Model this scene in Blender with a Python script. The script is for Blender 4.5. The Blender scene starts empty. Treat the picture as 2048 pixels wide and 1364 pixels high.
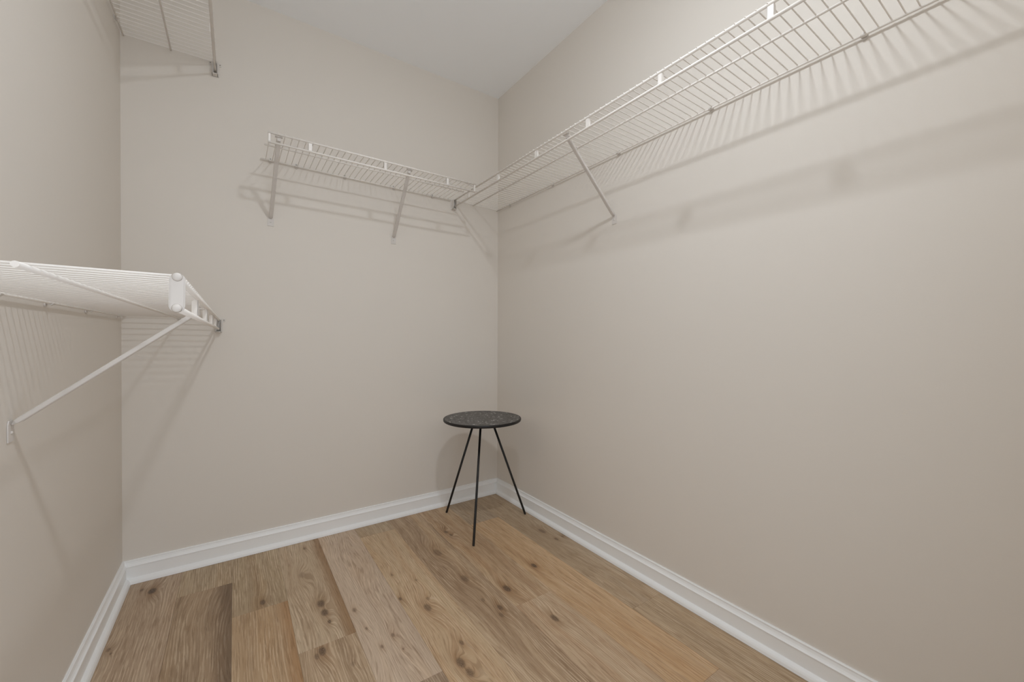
import bpy, bmesh, math, random
from mathutils import Vector, Matrix

random.seed(7)
SC = bpy.context.scene
COL = SC.collection
R = math.radians

# ------------------------------------------------------------------ camera, world, exposure
W, D, H = 1.7145, 2.22, 2.44          # closet: width, depth, ceiling height (metres); back right corner at 0,0
cam = bpy.data.objects.new('camera', bpy.data.cameras.new('camera'))
COL.objects.link(cam)
cam.data.sensor_width = 36.0
cam.data.lens = 14.312
cam.data.clip_start = 0.02
rgt = Vector((0.82693151, -0.56229447, 0.00303409))
upv = Vector((0.00182824, 0.0080844, 0.99996565))
fwd = Vector((0.56229968, 0.82689756, -0.00771326))
cam.matrix_world = Matrix(((rgt.x, upv.x, -fwd.x, -1.3512), (rgt.y, upv.y, -fwd.y, -2.1470), (rgt.z, upv.z, -fwd.z, 0.9594), (0, 0, 0, 1)))
SC.camera = cam

world = bpy.data.worlds.new('world')
SC.world = world
world.use_nodes = True
world.node_tree.nodes['Background'].inputs[0].default_value = (0.93, 0.99, 1.06, 1)
world.node_tree.nodes['Background'].inputs[1].default_value = 1.85

LAMP_STRENGTH = 305.0
SC.view_settings.view_transform = 'Standard'
SC.view_settings.look = 'None'
SC.view_settings.gamma = 1.0
SC.view_settings.exposure = -0.03
SC.view_settings.use_curve_mapping = False
SC.cycles.diffuse_bounces = 8
SC.cycles.max_bounces = 12


# ------------------------------------------------------------------ materials
def lin(r, g, b):
    f = lambda c: (c / 255 / 12.92) if c / 255 <= 0.04045 else ((c / 255 + 0.055) / 1.055) ** 2.4
    return (f(r), f(g), f(b), 1.0)


class NT:
    """small helper around a material's node tree"""
    def __init__(s, name):
        s.m = bpy.data.materials.new(name)
        s.m.use_nodes = True
        s.t = s.m.node_tree
        s.b = s.t.nodes['Principled BSDF']

    def n(s, kind, **kw):
        nd = s.t.nodes.new(kind)
        for k, v in kw.items():
            setattr(nd, k, v)
        return nd

    def put(s, sock, v):
        if isinstance(v, bpy.types.NodeSocket):
            s.t.links.new(v, sock)
        else:
            sock.default_value = v

    def math(s, op, a, b=0.0, c=0.0, clamp=False):
        nd = s.n('ShaderNodeMath', operation=op, use_clamp=clamp)
        s.put(nd.inputs[0], a)
        s.put(nd.inputs[1], b)
        s.put(nd.inputs[2], c)
        return nd.outputs[0]

    def xyz(s, x, y, z):
        nd = s.n('ShaderNodeCombineXYZ')
        for i, v in enumerate((x, y, z)):
            s.put(nd.inputs[i], v)
        return nd.outputs[0]

    def noise(s, vec, scale=1.0, detail=2.0, rough=0.5):
        nd = s.n('ShaderNodeTexNoise')
        s.put(nd.inputs['Vector'], vec)
        nd.inputs['Scale'].default_value = scale
        nd.inputs['Detail'].default_value = detail
        nd.inputs['Roughness'].default_value = rough
        return nd.outputs[0]

    def step(s, v, a, b):
        nd = s.n('ShaderNodeMapRange', interpolation_type='SMOOTHSTEP')
        s.put(nd.inputs[0], v)
        nd.inputs[1].default_value = a
        nd.inputs[2].default_value = b
        return nd.outputs[0]

    def mix(s, f, a, b, blend='MIX'):
        nd = s.n('ShaderNodeMix', data_type='RGBA', blend_type=blend)
        s.put(nd.inputs[0], f)
        s.put(nd.inputs[6], a)
        s.put(nd.inputs[7], b)
        return nd.outputs[2]

    def bump(s, h, strength, dist):
        nd = s.n('ShaderNodeBump')
        nd.inputs['Strength'].default_value = strength
        nd.inputs['Distance'].default_value = dist
        s.put(nd.inputs['Height'], h)
        s.t.links.new(nd.outputs[0], s.b.inputs['Normal'])

    def pos(s):
        g = s.n('ShaderNodeNewGeometry')
        sp = s.n('ShaderNodeSeparateXYZ')
        s.t.links.new(g.outputs['Position'], sp.inputs[0])
        return g.outputs['Position'], sp.outputs[0], sp.outputs[1], sp.outputs[2]


def plain(name, col, rough=0.5, spec=0.5, bump=None, metal=0.0, mottle=0.03):
    t = NT(name)
    P = t.pos()[0]
    n = t.noise(P, 3.0, 3.0)
    dark = tuple(c * (1 - mottle) for c in col[:3]) + (1,)
    t.put(t.b.inputs['Base Color'], t.mix(n, dark, col))
    t.b.inputs['Roughness'].default_value = rough
    t.b.inputs['Specular IOR Level'].default_value = spec
    t.b.inputs['Metallic'].default_value = metal
    if bump:
        t.bump(t.noise(P, bump[0], 4.0), bump[1], bump[2])
    return t.m


M_WALL = plain('greige_wall_paint', lin(222, 216, 208), 0.7, 0.25, (220.0, 0.12, 0.0008), mottle=0.02)
M_CEIL = plain('ceiling_paint', lin(245, 247, 249), 0.85, 0.2, (200.0, 0.1, 0.0008), mottle=0.01)
M_TRIM = plain('white_trim_paint', lin(242, 243, 243), 0.35, 0.45, None, mottle=0.01)
M_VINYL = plain('white_vinyl_wire', lin(233, 228, 222), 0.4, 0.4, None, mottle=0.01)
M_METAL = plain('white_coated_metal', lin(212, 207, 202), 0.45, 0.4, None, mottle=0.02)
M_CLIP = plain('white_plastic', lin(214, 209, 203), 0.45, 0.4, None, mottle=0.01)
M_CAP = plain('white_plastic_shaded', lin(204, 198, 192), 0.5, 0.35, None, mottle=0.01)  # same white plastic, darkened in colour against the strong doorway light
M_SCREW = plain('screw_steel', lin(150, 145, 138), 0.4, 0.5, None, metal=0.7)
M_LEG = plain('black_metal', lin(26, 24, 23), 0.45, 0.4, None)
M_SUB = plain('dark_underlay', lin(60, 48, 36), 0.9, 0.1, None)
M_DARK = plain('dark_recess', lin(70, 64, 56), 0.8, 0.1, None)


def mat_emit(name, col, strength):
    t = NT(name)
    t.b.inputs['Base Color'].default_value = (0.8, 0.8, 0.8, 1)
    t.b.inputs['Emission Color'].default_value = col
    t.b.inputs['Emission Strength'].default_value = strength
    return t.m


M_GLOW = mat_emit('frosted_lamp_glow', (0.92, 0.985, 1.055, 1), LAMP_STRENGTH)


def mat_table_top(cx, cy):
    """black lacquer set with a sunburst of tiny grey chips"""
    t = NT('sunburst_chip_top')
    P, x, y, z = t.pos()
    dx = t.math('SUBTRACT', x, cx)
    dy = t.math('SUBTRACT', y, cy)
    r = t.math('SQRT', t.math('ADD', t.math('MULTIPLY', dx, dx), t.math('MULTIPLY', dy, dy)))
    ang = t.math('ARCTAN2', dy, dx)
    v = t.n('ShaderNodeTexVoronoi', feature='F1', voronoi_dimensions='2D')
    t.put(v.inputs['Vector'], t.xyz(t.math('MULTIPLY', r, 130.0), t.math('MULTIPLY', ang, 12.0), 0.0))
    v.inputs['Scale'].default_value = 1.0
    e = t.n('ShaderNodeTexVoronoi', feature='DISTANCE_TO_EDGE', voronoi_dimensions='2D')
    t.put(e.inputs['Vector'], t.xyz(t.math('MULTIPLY', r, 130.0), t.math('MULTIPLY', ang, 12.0), 0.0))
    e.inputs['Scale'].default_value = 1.0
    sp = t.n('ShaderNodeSeparateColor')
    t.t.links.new(v.outputs['Color'], sp.inputs[0])
    chip = t.step(sp.outputs[0], 0.25, 0.8)
    spark = t.step(sp.outputs[1], 0.93, 0.98)
    edge = t.step(e.outputs['Distance'], 0.03, 0.14)
    rim = t.step(r, 0.1935, 0.191)
    rays = t.math('MULTIPLY', t.step(t.math('SINE', t.math('MULTIPLY', ang, 22.0)), 0.1, 0.9), t.step(r, 0.06, 0.012))
    base = t.mix(chip, lin(52, 50, 49), lin(104, 102, 100))
    base = t.mix(spark, base, lin(215, 214, 212))
    base = t.mix(t.math('MULTIPLY', rays, 0.6), base, lin(24, 24, 26))
    base = t.mix(t.math('MULTIPLY', edge, rim), lin(30, 29, 29), base)
    t.put(t.b.inputs['Base Color'], base)
    t.b.inputs['Roughness'].default_value = 0.38
    t.bump(edge, 0.25, 0.0008)
    return t.m


KNOTS = [(-1.611, -0.121, 0.015, 2), (-1.645, -0.091, 0.0072, 1), (-1.674, -0.429, 0.0064, 1), (-1.664, -0.453, 0.0045, 1),
         (-1.271, -0.43, 0.0114, 1.5), (-1.13, -0.32, 0.0144, 0.5), (-1.097, -0.554, 0.0158, 1.6), (-1.095, -0.613, 0.0136, 1.5),
         (-1.09, -0.672, 0.0067, 1.5), (-1.093, -0.096, 0.0094, 1), (-1.132, -0.799, 0.0136, 1.5), (-1.15, -0.813, 0.0086, 1),
         (-1.067, -0.903, 0.0072, 0.6), (-1.006, -0.658, 0.0094, 1), (-0.995, -0.775, 0.005, 1), (-0.932, -0.853, 0.0064, 1),
         (-0.976, -0.883, 0.0058, 1), (-0.925, -0.929, 0.0036, 1), (-0.852, -0.688, 0.0072, 1.4), (-0.788, -0.789, 0.0144, 1.2),
         (-0.767, -0.743, 0.0081, 0.8), (-0.829, -0.522, 0.0064, 0.8), (-0.801, -1.076, 0.0144, 1.4), (-0.796, -1.122, 0.0136, 1.2),
         (-0.764, -1.006, 0.0081, 1.2), (-0.761, -0.609, 0.0058, 0.8), (-0.606, -0.464, 0.0208, 0.9), (-0.596, -0.708, 0.018, 1),
         (-0.574, -0.933, 0.0108, 1.3), (-0.591, -0.969, 0.0094, 1), (-0.603, -0.863, 0.0072, 0.8), (-0.492, -0.309, 0.0122, 1.2),
         (-0.485, -0.351, 0.0094, 1.2), (-0.493, -0.855, 0.0144, 1.6), (-0.448, -1.083, 0.0136, 1.4), (-0.311, -0.788, 0.0122, 1.8),
         (-0.092, -0.565, 0.018, 1.1), (-0.085, -0.667, 0.01, 1.2), (-0.045, -0.665, 0.0072, 1.1)]
FLOOR_GAIN = 1.45


def mat_plank(name, x0, x1, y0, y1, ca, cb, seed, edge=None, figure=1.0):
    """limed oak: growth rings bent round the knots, streaks, pores; ca/cb its two tones, edge = (side, colour, width)"""
    t = NT(name)
    P, x, y, z = t.pos()
    k = FLOOR_GAIN
    def g(c, pull=0.14):
        c = [v * (1 - pull) + m * pull for v, m in zip(c, (158, 132, 103))]
        c = lin(*c)[:3]
        y = 0.3 * c[0] + 0.55 * c[1] + 0.15 * c[2]
        return tuple(min((v * 0.86 + y * 0.14) * k, 1) for v in c) + (1,)
    low = t.math('SUBTRACT', t.noise(t.xyz(t.math('MULTIPLY', x, 7.0), t.math('MULTIPLY', y, 1.5), seed), 1.0, 1.0), 0.5)
    mid = t.math('SUBTRACT', t.noise(t.xyz(t.math('MULTIPLY', x, 30.0), t.math('MULTIPLY', y, 5.0), seed + 3.3), 1.0, 2.0), 0.5)
    h = t.math('ADD', x, t.math('ADD', t.math('MULTIPLY', low, 0.085 * figure), t.math('MULTIPLY', mid, 0.004)))
    kmask, kcore = None, None
    for (kx, ky, kr, ks) in KNOTS:
        if not (x0 <= kx <= x1 and y0 <= ky <= y1):
            continue
        dx = t.math('SUBTRACT', x, kx)
        dy = t.math('SUBTRACT', y, ky)
        wob = t.math('MULTIPLY', mid, 1.2)
        far = t.math('EXPONENT', t.math('MULTIPLY', -1.0, t.math('ADD',
              t.math('POWER', t.math('ABSOLUTE', t.math('DIVIDE', dx, kr * 2.0)), 2.0),
              t.math('POWER', t.math('ABSOLUTE', t.math('DIVIDE', dy, kr * 6.0)), 2.0))))
        h = t.math('ADD', h, t.math('MULTIPLY', far, kr * 1.5))
        q = t.math('ADD', t.math('ADD',
              t.math('POWER', t.math('ABSOLUTE', t.math('DIVIDE', dx, kr * 0.78)), 2.0),
              t.math('POWER', t.math('ABSOLUTE', t.math('DIVIDE', dy, kr * 1.5)), 2.0)), wob)
        core = t.math('MULTIPLY', t.step(q, 1.6, 0.15), min(1.0, 0.5 * ks))
        halo = t.math('MULTIPLY', t.math('POWER', far, 2.0), min(0.95, 0.5 * ks))
        kcore = core if kcore is None else t.math('MAXIMUM', kcore, core)
        kmask = halo if kmask is None else t.math('MAXIMUM', kmask, halo)
    # pale limed lines that follow the growth rings, broken up along their length
    wave = t.math('MULTIPLY', t.math('SINE', t.math('MULTIPLY', h, 6.2832 / 0.0075)), 0.09)
    fine = t.noise(t.xyz(t.math('MULTIPLY', h, 250.0), t.math('MULTIPLY', y, 10.0), seed + 2.0), 1.0, 3.0, 0.6)
    lime = t.step(t.math('ADD', fine, wave), 0.52, 0.62)
    zone = t.step(t.noise(t.xyz(t.math('MULTIPLY', x, 11.0), t.math('MULTIPLY', y, 2.4), seed + 8.0), 1.0, 2.0), 0.34, 0.66)
    lime = t.math('MULTIPLY', lime, t.math('ADD', 0.35, t.math('MULTIPLY', zone, 0.65)))
    band = t.step(t.noise(t.xyz(t.math('MULTIPLY', h, 26.0), t.math('MULTIPLY', y, 0.9), seed + 5.0), 1.0, 2.5), 0.30, 0.70)
    streak = t.step(t.noise(t.xyz(t.math('MULTIPLY', h, 70.0), t.math('MULTIPLY', y, 1.6), seed + 11.0), 1.0, 2.5), 0.55, 0.78)
    warm = t.step(t.noise(t.xyz(t.math('MULTIPLY', h, 18.0), t.math('MULTIPLY', y, 1.1), seed + 37.0), 1.0, 2.0), 0.50, 0.75)
    pore = t.step(t.noise(t.xyz(t.math('MULTIPLY', h, 400.0), t.math('MULTIPLY', y, 13.0), seed + 17.0), 1.0, 2.5), 0.50, 0.62)
    c = t.mix(band, g(ca), g(cb))
    c = t.mix(t.math('MULTIPLY', warm, 0.35), c, t.mix(1.0, c, (1.06, 0.93, 0.76, 1), 'MULTIPLY'))
    c = t.mix(t.math('MULTIPLY', streak, 0.50), c, t.mix(1.0, c, (0.60, 0.52, 0.44, 1), 'MULTIPLY'))
    c = t.mix(t.math('MULTIPLY', pore, 0.55), c, t.mix(1.0, c, (0.60, 0.54, 0.48, 1), 'MULTIPLY'))
    c = t.mix(t.math('MULTIPLY', lime, 0.33), c, g((208, 188, 160), 0.0))
    if edge:
        side, ecol, wid = edge
        d = t.math('SUBTRACT', x, x0) if side < 0 else t.math('SUBTRACT', x1, x)
        d = t.math('ADD', d, t.math('MULTIPLY', low, 0.03))
        e = t.step(d, wid, wid * 0.15)
        c = t.mix(t.math('MULTIPLY', e, 0.75), c, t.mix(t.math('MULTIPLY', pore, 0.5), g(ecol, 0.0), t.mix(1.0, g(ecol, 0.0), (0.6, 0.55, 0.5, 1), 'MULTIPLY')))
    if kcore is not None:
        c = t.mix(kmask, c, t.mix(1.0, c, (0.60, 0.49, 0.38, 1), 'MULTIPLY'))
        kc = t.mix(t.step(t.noise(P, 260.0, 2.0), 0.45, 0.6), g((62, 46, 34), 0.0), g((104, 84, 66), 0.0))
        c = t.mix(kcore, c, kc)
    t.put(t.b.inputs['Base Color'], c)
    t.b.inputs['Roughness'].default_value = 0.5
    t.b.inputs['Specular IOR Level'].default_value = 0.3
    t.bump(t.math('SUBTRACT', 1.0, pore), 0.12, 0.0006)
    return t.m


# ------------------------------------------------------------------ mesh helpers
def bm_box(bm, lo, hi, bevel=0.0):
    vs = [bm.verts.new((x, y, z)) for x in (lo[0], hi[0]) for y in (lo[1], hi[1]) for z in (lo[2], hi[2])]
    fs = [(0, 1, 3, 2), (4, 6, 7, 5), (0, 4, 5, 1), (2, 3, 7, 6), (0, 2, 6, 4), (1, 5, 7, 3)]
    faces = [bm.faces.new([vs[i] for i in f]) for f in fs]
    if bevel > 0:
        bmesh.ops.bevel(bm, geom=list({e for f in faces for e in f.edges}), offset=bevel, segments=2, affect='EDGES', profile=0.6)


def frame_of(d):
    d = d.normalized()
    a = Vector((0, 0, 1)) if abs(d.z) < 0.9 else Vector((1, 0, 0))
    u = d.cross(a).normalized()
    return u, d.cross(u).normalized()


def bm_tube(bm, pts, r, n=10, caps=True):
    pts = [Vector(p) for p in pts]
    rings = []
    for i, p in enumerate(pts):
        d = (pts[min(i + 1, len(pts) - 1)] - pts[max(i - 1, 0)])
        u, v = frame_of(d)
        if rings and i:
            pu = prev
            u = (pu - d.normalized() * pu.dot(d.normalized())).normalized()
            v = d.normalized().cross(u)
        prev = u
        rr = r[i] if isinstance(r, (list, tuple)) else r
        rings.append([bm.verts.new(p + (u * math.cos(2 * math.pi * k / n) + v * math.sin(2 * math.pi * k / n)) * rr) for k in range(n)])
    for a, b in zip(rings, rings[1:]):
        for k in range(n):
            bm.faces.new((a[k], a[(k + 1) % n], b[(k + 1) % n], b[k])).smooth = True
    if caps:
        bm.faces.new(list(reversed(rings[0])))
        bm.faces.new(rings[-1])


def bm_lathe(bm, prof, n=48, smooth=True):
    """prof: list of (radius, z), r = 0 closes to a point"""
    rings = []
    for r, z in prof:
        if r <= 1e-6:
            rings.append([bm.verts.new((0, 0, z))])
        else:
            rings.append([bm.verts.new((r * math.cos(2 * math.pi * k / n), r * math.sin(2 * math.pi * k / n), z)) for k in range(n)])
    for a, b in zip(rings, rings[1:]):
        for k in range(n):
            j = (k + 1) % n
            if len(a) == 1 and len(b) == 1:
                continue
            if len(a) == 1:
                f = bm.faces.new((a[0], b[j], b[k]))
            elif len(b) == 1:
                f = bm.faces.new((a[k], a[j], b[0]))
            else:
                f = bm.faces.new((a[k], a[j], b[j], b[k]))
            f.smooth = smooth


def bm_plate(bm, outline, origin, ax_u, ax_v, thick):
    """flat plate: 2-D outline in the plane (u, v), extruded by thick along u x v"""
    o, u, v = Vector(origin), Vector(ax_u), Vector(ax_v)
    w = u.cross(v).normalized() * thick
    a = [bm.verts.new(o + u * p[0] + v * p[1]) for p in outline]
    b = [bm.verts.new(o + u * p[0] + v * p[1] + w) for p in outline]
    n = len(a)
    bm.faces.new(list(reversed(a)))
    bm.faces.new(b)
    for k in range(n):
        bm.faces.new((a[k], a[(k + 1) % n], b[(k + 1) % n], b[k]))


def stadium(w, h, n=8):
    r = w / 2
    pts = [(r * math.cos(a), h / 2 - r + r * math.sin(a)) for a in [math.pi * i / n for i in range(n + 1)]]
    pts += [(-r * math.cos(a), -h / 2 + r - r * math.sin(a)) for a in [math.pi * i / n for i in range(n + 1)]]
    return pts


def mesh(name, bm, mat):
    bmesh.ops.recalc_face_normals(bm, faces=bm.faces[:])
    me = bpy.data.meshes.new(name)
    bm.to_mesh(me)
    bm.free()
    me.materials.append(mat)
    return me


def obj(name, data, parent=None, loc=(0, 0, 0), rot=(0, 0, 0)):
    o = bpy.data.objects.new(name, data)
    COL.objects.link(o)
    o.location = loc
    o.rotation_euler = rot
    if parent:
        o.parent = parent
    return o


def part(name, bm, mat, parent, loc=(0, 0, 0), rot=(0, 0, 0)):
    return obj(name, mesh(name, bm, mat), parent, loc, rot)


def thing(name, label, cat, loc=(0, 0, 0), rot=(0, 0, 0), group=None):
    o = obj(name, None, None, loc, rot)
    o.empty_display_size = 0.05
    o['label'] = label
    o['category'] = cat
    if group:
        o['group'] = group
    return o


def struct(name, bm, mat, label, cat):
    o = part(name, bm, mat, None)
    o['kind'] = 'structure'
    o['label'] = label
    o['category'] = cat
    return o


# ------------------------------------------------------------------ room shell
T = 0.10
bm = bmesh.new(); bm_box(bm, (-W - T, 0, -0.05), (T, T, H + 0.05)); struct('wall_back', bm, M_WALL, 'greige painted wall carrying the short wire shelf', 'wall')
bm = bmesh.new(); bm_box(bm, (0, -D - T, -0.05), (T, 0, H + 0.05)); struct('wall_right', bm, M_WALL, 'greige painted wall carrying the long wire shelf', 'wall')
bm = bmesh.new(); bm_box(bm, (-W - T, -D - T, -0.05), (-W, 0, H + 0.05)); struct('wall_left', bm, M_WALL, 'greige painted wall with two wire shelves one above the other', 'wall')
bm = bmesh.new(); bm_box(bm, (-W, -D, H), (0, 0, H + 0.05)); struct('ceiling', bm, M_CEIL, 'plain white painted closet ceiling', 'ceiling')
DX0, DX1, DZ = -1.64, -0.82, 2.05
bm = bmesh.new()
bm_box(bm, (-W, -D - T, 0), (DX0, -D, H)); bm_box(bm, (DX1, -D - T, 0), (0, -D, H)); bm_box(bm, (DX0, -D - T, DZ), (DX1, -D, H))
bmesh.ops.remove_doubles(bm, verts=bm.verts[:], dist=1e-5)
struct('wall_front', bm, M_WALL, 'greige wall with the entry doorway of the closet', 'wall')
# sampling portal in the doorway: gives off no light of its own, only helps the renderer find the daylight outside
pl = bpy.data.lights.new('doorway_portal', 'AREA')
pl.shape = 'RECTANGLE'; pl.size = DX1 - DX0; pl.size_y = DZ
pl.cycles.is_portal = True
obj('doorway_portal', pl, None, ((DX0 + DX1) / 2, -D - T * 0.5, DZ / 2), (R(90), 0, 0))

# floor: dark underlay with every oak plank its own piece
bm = bmesh.new(); bm_box(bm, (-W, -D - T, -0.05), (0, 0, -0.012))
floor = struct('floor', bm, M_SUB, 'light oak plank floor with knots and limed grain', 'floor')
PW = 0.1677
SEAM = [-W] + [-1.5300 + PW * i for i in range(10)] + [0.0]
TAN, TAN2 = (150, 127, 101), (164, 142, 116)
COLS = [
    [(-D, 0.0, (148, 125, 101), (160, 139, 115), None, 0.5)],
    [(-0.226, 0.0, (146, 126, 98), (156, 137, 109), None, 0.3), (-1.9, -0.226, (120, 98, 74), (146, 122, 94), (1, (98, 78, 58), 0.055), 1.3), (-D, -1.9, TAN, TAN2, None, 1)],
    [(-0.468, 0.0, (142, 121, 92), (158, 138, 107), None, 0.3), (-2.1, -0.468, (152, 124, 90), (162, 136, 103), (1, (146, 108, 66), 0.06), 0.5), (-D, -2.1, TAN, TAN2, None, 1)],
    [(-0.773, 0.0, (154, 131, 103), (166, 146, 119), (1, (126, 92, 54), 0.05), 1.5), (-1.8, -0.773, (136, 112, 84), (158, 134, 105), None, 0.8), (-D, -1.8, TAN, TAN2, None, 1)],
    [(-1.073, 0.0, (164, 143, 122), (174, 154, 133), None, 1.6), (-2.4, -1.073, (120, 99, 78), (136, 114, 92), None, 0.6), (-D, -2.4, TAN, TAN2, None, 1)],
    [(-0.137, 0.0, (146, 125, 97), (156, 136, 108), None, 1.0), (-1.7, -0.137, (164, 134, 99), (170, 146, 113), None, 1.0), (-D, -1.7, TAN, TAN2, None, 1)],
    [(-2.0, 0.0, (136, 110, 82), (162, 138, 108), None, 1.2), (-D, -2.0, TAN, TAN2, None, 1)],
    [(-0.960, 0.0, (150, 120, 87), (168, 142, 109), None, 0.7), (-2.2, -0.960, (156, 126, 94), (166, 142, 113), None, 0.8), (-D, -2.2, TAN, TAN2, None, 1)],
    [(-0.310, 0.0, (142, 123, 100), (156, 138, 115), None, 0.4), (-1.515, -0.310, (166, 132, 92), (178, 146, 107), None, 0.5), (-D, -1.515, TAN, TAN2, None, 1)],
    [(-1.202, 0.0, (146, 124, 96), (158, 138, 112), None, 0.5), (-2.4, -1.202, (146, 123, 93), (158, 136, 107), None, 0.5), (-D, -2.4, TAN, TAN2, None, 1)],
    [(-D, 0.0, TAN, TAN2, None, 0.5)],
]
seed = 1.7
for ci, col in enumerate(COLS):
    xa, xb = SEAM[ci], SEAM[ci + 1]
    for (ya, yb, ca, cb, edge, fig) in col:
        ya = max(ya, -D)
        if yb - ya < 0.02:
            continue
        seed += 7.31
        g = 0.00018
        bm = bmesh.new()
        bm_box(bm, (xa + g, ya + g, -0.012), (xb - g, yb - g, 0.0), 0.0004)
        part('plank', bm, mat_plank('oak_plank', xa, xb, ya, yb, ca, cb, seed, edge, fig), floor)

# baseboards: profile (distance from wall, height) with a shoe moulding at the floor
PROF = [(0, 0.0873), (0.0055, 0.0873), (0.0072, 0.0855), (0.0072, 0.0828), (0.0062, 0.0818), (0.0066, 0.0800), (0.0085, 0.0735), (0.0112, 0.0690),
        (0.0140, 0.0675), (0.0152, 0.0662), (0.0152, 0.0645), (0.0135, 0.0630), (0.0135, 0.0215), (0.0150, 0.0205), (0.0195, 0.0185), (0.0235, 0.0150), (0.0265, 0.0100),
        (0.0285, 0.0010), (0, 0.0010)]


def baseboard(name, a, b, inward, label, mit0=1, mit1=1):
    """runs from wall point a to b; ends mitred into the neighbouring boards"""
    a, b, inn = Vector(a), Vector(b), Vector(inward)
    d = (b - a).normalized()
    bm = bmesh.new()
    ra = [bm.verts.new(a + inn * t + d * t * mit0 + Vector((0, 0, z))) for t, z in PROF]
    rb = [bm.verts.new(b + inn * t - d * t * mit1 + Vector((0, 0, z))) for t, z in PROF]
    for k in range(len(PROF)):
        j = (k + 1) % len(PROF)
        bm.faces.new((ra[k], ra[j], rb[j], rb[k]))
    bm.faces.new(ra); bm.faces.new(list(reversed(rb)))
    struct(name, bm, M_TRIM, label, 'baseboard')


baseboard('baseboard_back', (-W, 0, 0), (0, 0, 0), (0, -1, 0), 'white moulded baseboard below the short wire shelf wall')
baseboard('baseboard_right', (0, 0, 0), (0, -D, 0), (-1, 0, 0), 'white moulded baseboard along the long wire shelf wall')
baseboard('baseboard_left', (-W, 0, 0), (-W, -D, 0), (1, 0, 0), 'white moulded baseboard below the two stacked wire shelves')

# ------------------------------------------------------------------ ceiling light
lamp = thing('ceiling_light', 'small round flush ceiling light with frosted lens', 'light', (-0.857, -1.60, H))
bm = bmesh.new(); bm_lathe(bm, [(0, 0), (0.085, 0), (0.085, -0.012), (0.078, -0.020), (0.030, -0.022), (0.030, -0.035), (0, -0.035)]); part('canopy', bm, M_TRIM, lamp)
bm = bmesh.new(); bm_lathe(bm, [(0, -0.030), (0.056, -0.030), (0.060, -0.036), (0.060, -0.106), (0.0555, -0.106), (0.0555, -0.040), (0, -0.040)]); part('housing', bm, M_TRIM, lamp)
bm = bmesh.new(); bm_lathe(bm, [(0.0550, -0.101), (0.0550, -0.108), (0.049, -0.116), (0.035, -0.122), (0.018, -0.125), (0, -0.126)], 40); part('diffuser', bm, M_GLOW, lamp)

# ------------------------------------------------------------------ wire shelves
RF, RM, RB, RW = 0.0042, 0.0034, 0.0030, 0.0016      # radii: lip rods, middle rod, wall rod, deck wires
TOPZ = RF                                            # common height of the rod tops
DEPTH, MID, LIP = 0.306, 0.176, 0.0375
_wires = {}


def wire_mesh():
    if 'w' not in _wires:
        bm = bmesh.new()
        z = TOPZ + RW * 0.7
        bm_tube(bm, [(0, 0.0085, z - 0.006), (0, 0.0088, z - 0.001), (0, 0.011, z), (0, DEPTH - 0.002, z), (0, DEPTH + 0.0025, z - 0.0012), (0, DEPTH + 0.0047, z - 0.0045)], RW, 6)
        _wires['w'] = mesh('deck_wire', bm, M_VINYL)
    return _wires['w']


def tie_mesh():
    """folded strap between the two lip rods: a face 15 mm wide with two side flanges cut on the slant"""
    if 't' not in _wires:
        bm = bmesh.new()
        out = [(-0.0075, 0.003), (0.0075, 0.003), (0.0075, -LIP - 0.003), (-0.0075, -LIP - 0.003)]
        bm_plate(bm, out, (0, DEPTH + 0.0012, 0), (1, 0, 0), (0, 0, 1), 0.0014)
        fl = [(0.0012, 0.003), (0.0012, -LIP - 0.003), (-0.0085, -LIP + 0.001), (-0.0085, -0.007)]
        for x in (-0.0075, 0.0063):
            bm_plate(bm, fl, (x, DEPTH, 0), (0, 1, 0), (0, 0, 1), 0.0012)
        _wires['t'] = mesh('lip_tie', bm, M_VINYL)
    return _wires['t']


def clip_mesh():
    """wall clip: rounded plate on the wall whose lower half curls under and round the wall rod"""
    if 'c' not in _wires:
        bm = bmesh.new()
        bm_plate(bm, stadium(0.013, 0.024), (0, 0.0, 0.003), (1, 0, 0), (0, 0, 1), -0.003)
        ri, ro, n = 0.0034, 0.0058, 14
        arc = [R(150 + 205 * i / n) for i in range(n + 1)]
        cy, cz = 0.010, 0.0012
        out = [(cy + ro * math.cos(a), cz + ro * math.sin(a)) for a in arc] + [(cy + ri * math.cos(a), cz + ri * math.sin(a)) for a in reversed(arc)]
        lo = [bm.verts.new((-0.0060, y, z)) for y, z in out]
        hi = [bm.verts.new((0.0060, y, z)) for y, z in out]
        m = len(out)
        for k in range(m):
            bm.faces.new((lo[k], lo[(k + 1) % m], hi[(k + 1) % m], hi[k]))
        for k in range(n):
            bm.faces.new((lo[k], lo[k + 1], lo[m - 2 - k], lo[m - 1 - k]))
            bm.faces.new((hi[k], hi[m - 1 - k], hi[m - 2 - k], hi[k + 1]))
        _wires['c'] = mesh('wall_clip', bm, M_CLIP)
        bm = bmesh.new()
        bm_lathe(bm, [(0, 0.0015), (0.0018, 0.0012), (0.0024, 0), (0, 0)], 12)
        bmesh.ops.rotate(bm, verts=bm.verts[:], cent=(0, 0, 0), matrix=Matrix.Rotation(R(-90), 3, 'X'))
        _wires['s'] = mesh('screw', bm, M_SCREW)
    return _wires['c'], _wires['s']


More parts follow.
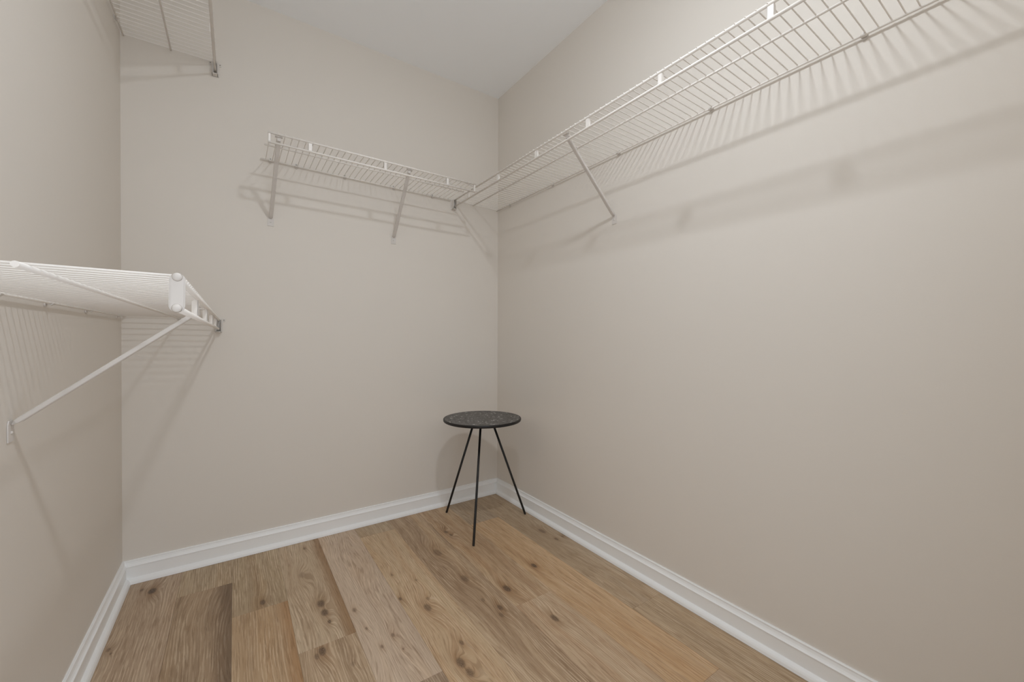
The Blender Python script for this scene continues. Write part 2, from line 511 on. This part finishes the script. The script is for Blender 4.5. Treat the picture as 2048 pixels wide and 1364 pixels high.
def shelf(name, label, loc, rotz, x0, x1, ties, clips, wire0, nwires, tilt=0.0, mid_over=(0, 0), back_over=(0, 0), group=None, mid=MID, slope=0.0):
    """local x runs along the wall, local y out from the wall, z = 0 at the lip's upper rod"""
    root = thing(name, label, 'shelf', loc, (tilt, slope, rotz), group)
    bm = bmesh.new(); bm_tube(bm, [(x0, DEPTH, 0), (x1, DEPTH, 0)], RF, 14); part('upper_lip_rod', bm, M_VINYL, root)
    bm = bmesh.new(); bm_tube(bm, [(x0, DEPTH, -LIP), (x1, DEPTH, -LIP)], RF, 14); part('lower_lip_rod', bm, M_VINYL, root)
    bm = bmesh.new(); bm_tube(bm, [(x0 - mid_over[0], mid, TOPZ - RM), (x1 + mid_over[1], mid, TOPZ - RM)], RM, 12); part('middle_rod', bm, M_VINYL, root)
    bm = bmesh.new(); bm_tube(bm, [(x0 - back_over[0], 0.010, TOPZ - RB), (x1 + back_over[1], 0.010, TOPZ - RB)], RB, 12); part('wall_rod', bm, M_VINYL, root)
    for tx in ties:
        o = obj('lip_tie', tie_mesh(), root, (tx, 0, 0))
        if tx - x0 < 0.01 or x1 - tx < 0.01:
            o.scale.x = 0.6                              # the plate closing the rod ends is narrower
    for k in range(nwires):
        obj('deck_wire', wire_mesh(), root, (wire0 + 0.0254 * k, 0, 0))
    cm, sm = clip_mesh()
    for cx in clips:
        c = obj('wall_clip', cm, root, (cx, 0.0004, 0.0003))
        obj('screw', sm, c, (0, 0.0030, 0.0100))
    return root


def end_bracket(root, x, sgn):
    """cradle on the cross wall that holds the end of the lip; sgn points from that wall into the shelf (local x)"""
    bm = bmesh.new()
    y0, y1, zb, zt = DEPTH - 0.0105, DEPTH + 0.0105, -LIP - 0.014, 0.008
    lo, hi = min(x, x + sgn * 0.003), max(x, x + sgn * 0.003)
    bm_box(bm, (lo, y0 - 0.004, zb), (hi, y1 + 0.004, zt), 0.0008)
    lo, hi = min(x, x + sgn * 0.026), max(x, x + sgn * 0.026)
    bm_box(bm, (lo, y0, zb), (hi, y0 + 0.0025, zt), 0.0006)
    bm_box(bm, (lo, y1 - 0.0025, zb), (hi, y1, zt - 0.006), 0.0006)
    bm_box(bm, (lo, y0, zb), (hi, y1, zb + 0.003), 0.0006)
    for yy in (y0 - 0.012, y1 + 0.002):
        l2, h2 = min(x, x + sgn * 0.0028), max(x, x + sgn * 0.0028)
        bm_box(bm, (l2, yy, zt - 0.014), (h2, yy + 0.010, zt), 0.0008)
    b = part('end_bracket', bm, M_CLIP, root)
    for yy in (y0 - 0.007, y1 + 0.007):
        bm = bmesh.new(); bm_lathe(bm, [(0, 0.0014), (0.0017, 0.0011), (0.0022, 0), (0, 0)], 12)
        part('screw', bm, M_SCREW, b, (x + sgn * 0.0028, yy, zt - 0.007), (0, R(90 * sgn), 0))
    return b


def small_clip(root, x, y, sgn):
    """little clip on the cross wall under the middle rod"""
    bm = bmesh.new()
    lo, hi = min(x, x + sgn * 0.012), max(x, x + sgn * 0.012)
    bm_box(bm, (lo, y - 0.006, -0.010), (hi, y + 0.006, -0.0015), 0.001)
    part('rod_clip', bm, M_CLIP, root)


# short shelf on the back wall (local x = -world x)
ZB = 1.7435
s_back = shelf('wire_shelf', 'short white wire shelf on two braces between bare wall and corner', (0, 0, ZB), R(180),
               0.329, 1.245, (0.3345, 0.485, 0.790, 1.096, 1.2395), (0.435, 0.655, 0.900, 1.114, 1.218), 0.347, 36, 0.0, (0.0, 0.006), (0.0, 0.012), slope=-0.0088)
# long shelf on the right wall (local x = world y)
s_right = shelf('wire_shelf', 'long white wire shelf running along the plain wall from the corner', (0, 0, 1.7415), R(90),
                -2.200, -0.004, tuple(-1.690 + 0.302 * k for k in range(-1, 6)), (-0.139, -0.534, -0.968, -1.374, -1.783, -2.16), -0.008 - 0.0254 * 85, 86, R(1.5))
end_bracket(s_right, 0.0, -1)
# two shelves on the left wall (local x = -world y)
s_low = shelf('wire_shelf', 'lower white wire shelf of the stacked pair, with capped lip end', (-W, 0, 1.036), R(-90),
              0.004, 1.513, (0.275, 0.580, 0.885, 1.190), (0.08, 0.455, 0.765, 1.02, 1.35), 0.008, 59, R(-0.9), (0.0, 0.0), (0.0, 0.0))
end_bracket(s_low, 0.0, 1)
small_clip(s_low, 0.0, MID, 1)
s_top = shelf('wire_shelf', 'upper white wire shelf of the stacked pair, hung near the ceiling', (-W, 0, 2.116), R(-90),
              0.004, 1.513, (0.275, 0.580, 0.885, 1.190), (0.10, 0.29, 0.69, 1.09, 1.40), 0.008, 59, R(0.0), mid=0.156)
s_top.scale.y = 0.965
end_bracket(s_top, 0.0, 1)

# plastic cap plate over the free lip end of the stacked shelves
for s in (s_low, s_top):
    bm = bmesh.new()
    bm_plate(bm, stadium(0.0155, 0.047, 10), (1.512, DEPTH, -LIP / 2), (0, 1, 0), (0, 0, 1), 0.005)
    bmesh.ops.recalc_face_normals(bm, faces=bm.faces[:])
    flat = [e for e in bm.edges if all(len(f.verts) > 4 for f in e.link_faces) or any(len(f.verts) > 4 for f in e.link_faces)]
    bmesh.ops.bevel(bm, geom=flat, offset=0.0014, segments=2, affect='EDGES')
    cap = part('end_cap', bm, M_CAP, s)
    for z in (0.0, -LIP):
        bm = bmesh.new(); bm_lathe(bm, [(0, 0.0030), (0.0025, 0.0027), (0.0045, 0.0015), (0.0052, 0), (0, 0)], 20)
        part('cap_button', bm, M_CAP, cap, (1.517, DEPTH, z), (0, R(90), 0))

# steel hook on the short shelf's free corner, reaching under the long shelf's lip
bm = bmesh.new()
bm_tube(bm, [(0.395, DEPTH - 0.006, 0.001), (0.372, DEPTH - 0.012, -0.001), (0.345, DEPTH - 0.021, -0.002), (0.3235, DEPTH - 0.028, -0.003)], 0.0018, 8)
part('corner_hook', bm, M_METAL, s_back)


# ------------------------------------------------------------------ diagonal braces
def brace(label, loc, rotz, rise, lean=0.0):
    """local origin at the wall where the bar meets its foot plate; y out from the wall"""
    root = thing('shelf_brace', label, 'brace', loc, (0, 0, rotz), 'diagonal shelf braces')
    y1, z1 = DEPTH - 0.013, rise - 0.012
    a, b = Vector((0, 0.004, 0)), Vector((lean, y1, z1))
    d = (b - a).normalized()
    u = Vector((1, 0, 0)); u = (u - d * u.dot(d)).normalized()
    v = u.cross(d).normalized()
    if v.z > 0:
        v = -v
    bm = bmesh.new()
    L = (b - a).length
    rings = []
    for s, w, h in [(0, 0.0040, 0.0016), (0.008, 0.0076, 0.0042), (0.014, 0.0080, 0.0050), (L - 0.03, 0.0080, 0.0050), (L, 0.0070, 0.0045)]:
        c = a + d * s
        ch = min(w, h) * 0.35
        sec = [(-w, -h + ch), (-w + ch, -h), (w - ch, -h), (w, -h + ch), (w, h - ch), (w - ch, h), (-w + ch, h), (-w, h - ch)]
        rings.append([bm.verts.new(c + u * p + v * q) for p, q in sec])
    for r0, r1 in zip(rings, rings[1:]):
        for k in range(8):
            bm.faces.new((r0[k], r0[(k + 1) % 8], r1[(k + 1) % 8], r1[k]))
    bm.faces.new(rings[0]); bm.faces.new(rings[-1])
    part('bar', bm, M_METAL, root)
    # flared saddle that hooks the upper lip rod
    bm = bmesh.new()
    out = [(-0.0055, -0.020), (0.0055, -0.020), (0.0060, -0.010), (0.0085, -0.004), (0.0130, 0.0), (-0.0130, 0.0), (-0.0085, -0.004), (-0.0060, -0.010)]
    bm_plate(bm, out, (lean, DEPTH - 0.0105, rise - 0.0005), (1, 0, 0), (0, 0, 1), 0.004)
    bm_plate(bm, [(-0.013, 0), (0.013, 0), (0.013, 0.013), (-0.013, 0.013)], (lean, DEPTH - 0.016, rise - 0.0075), (1, 0, 0), (0, 1, 0), 0.002)
    part('saddle', bm, M_METAL, root)
    bm = bmesh.new()
    bm_plate(bm, [(-0.0125, -0.034), (0.0125, -0.034), (0.0125, 0.000), (0.008, 0.008), (-0.008, 0.008), (-0.0125, 0.000)], (0, 0.0005, 0), (1, 0, 0), (0, 0, 1), -0.0022)
    foot = part('foot_plate', bm, M_METAL, root)
    bm = bmesh.new(); bm_lathe(bm, [(0, 0.0024), (0.0022, 0.0020), (0.0034, 0.0006), (0.0036, 0), (0, 0)], 14)
    part('screw', bm, M_METAL, foot, (0, 0.0027, -0.016), (R(-90), 0, 0))
    return root


brace('white diagonal brace under the short shelf, at its free end', (-1.217, 0, 1.497), R(180), 1.7542 - 1.497, -0.010)
brace('white diagonal brace under the short shelf, closer to the corner', (-0.655, 0, 1.490), R(180), 1.7493 - 1.490, 0.020)
brace('white diagonal brace under the long wire shelf', (0, -0.942, 1.485), R(90), 1.7495 - 1.485, -0.02)
brace('white diagonal brace under the lower stacked shelf', (-W, -0.945, 0.788), R(-90), 1.031 - 0.788, 0.0)

# ------------------------------------------------------------------ side table
TX, TY, TZ, TR = -0.295, -0.324, 0.547, 0.200
tab = thing('side_table', 'round black side table with three thin splayed legs in the corner', 'table', (TX, TY, 0))
bm = bmesh.new()
bm_lathe(bm, [(0, TZ - 0.014), (TR - 0.004, TZ - 0.014), (TR - 0.001, TZ - 0.012), (TR, TZ - 0.009), (TR, TZ - 0.003), (TR - 0.001, TZ - 0.0008), (TR - 0.004, TZ), (TR - 0.006, TZ - 0.0004)], 96)
top = part('table_top', bm, M_LEG, tab)
bm = bmesh.new()
bm_lathe(bm, [(TR - 0.006, TZ - 0.003), (TR - 0.006, TZ - 0.0004), (0, TZ - 0.0004), (0, TZ - 0.003)], 96, False)
inlay = part('chip_inlay', bm, mat_table_top(TX, TY), top)
inlay['label'] = 'speckled grey sunburst inlay of tiny chips'
for (lx, ly) in ((-0.394, -0.105), (-0.445, -0.504), (-0.047, -0.362)):
    dx, dy = lx - TX, ly - TY
    bm = bmesh.new()
    bm_tube(bm, [(dx, dy, 0.0), (dx * 0.997, dy * 0.997, 0.002), (dx * 0.2, dy * 0.2, TZ - 0.013)], [0.0050, 0.0058, 0.0058], 14)
    part('leg', bm, M_LEG, tab)
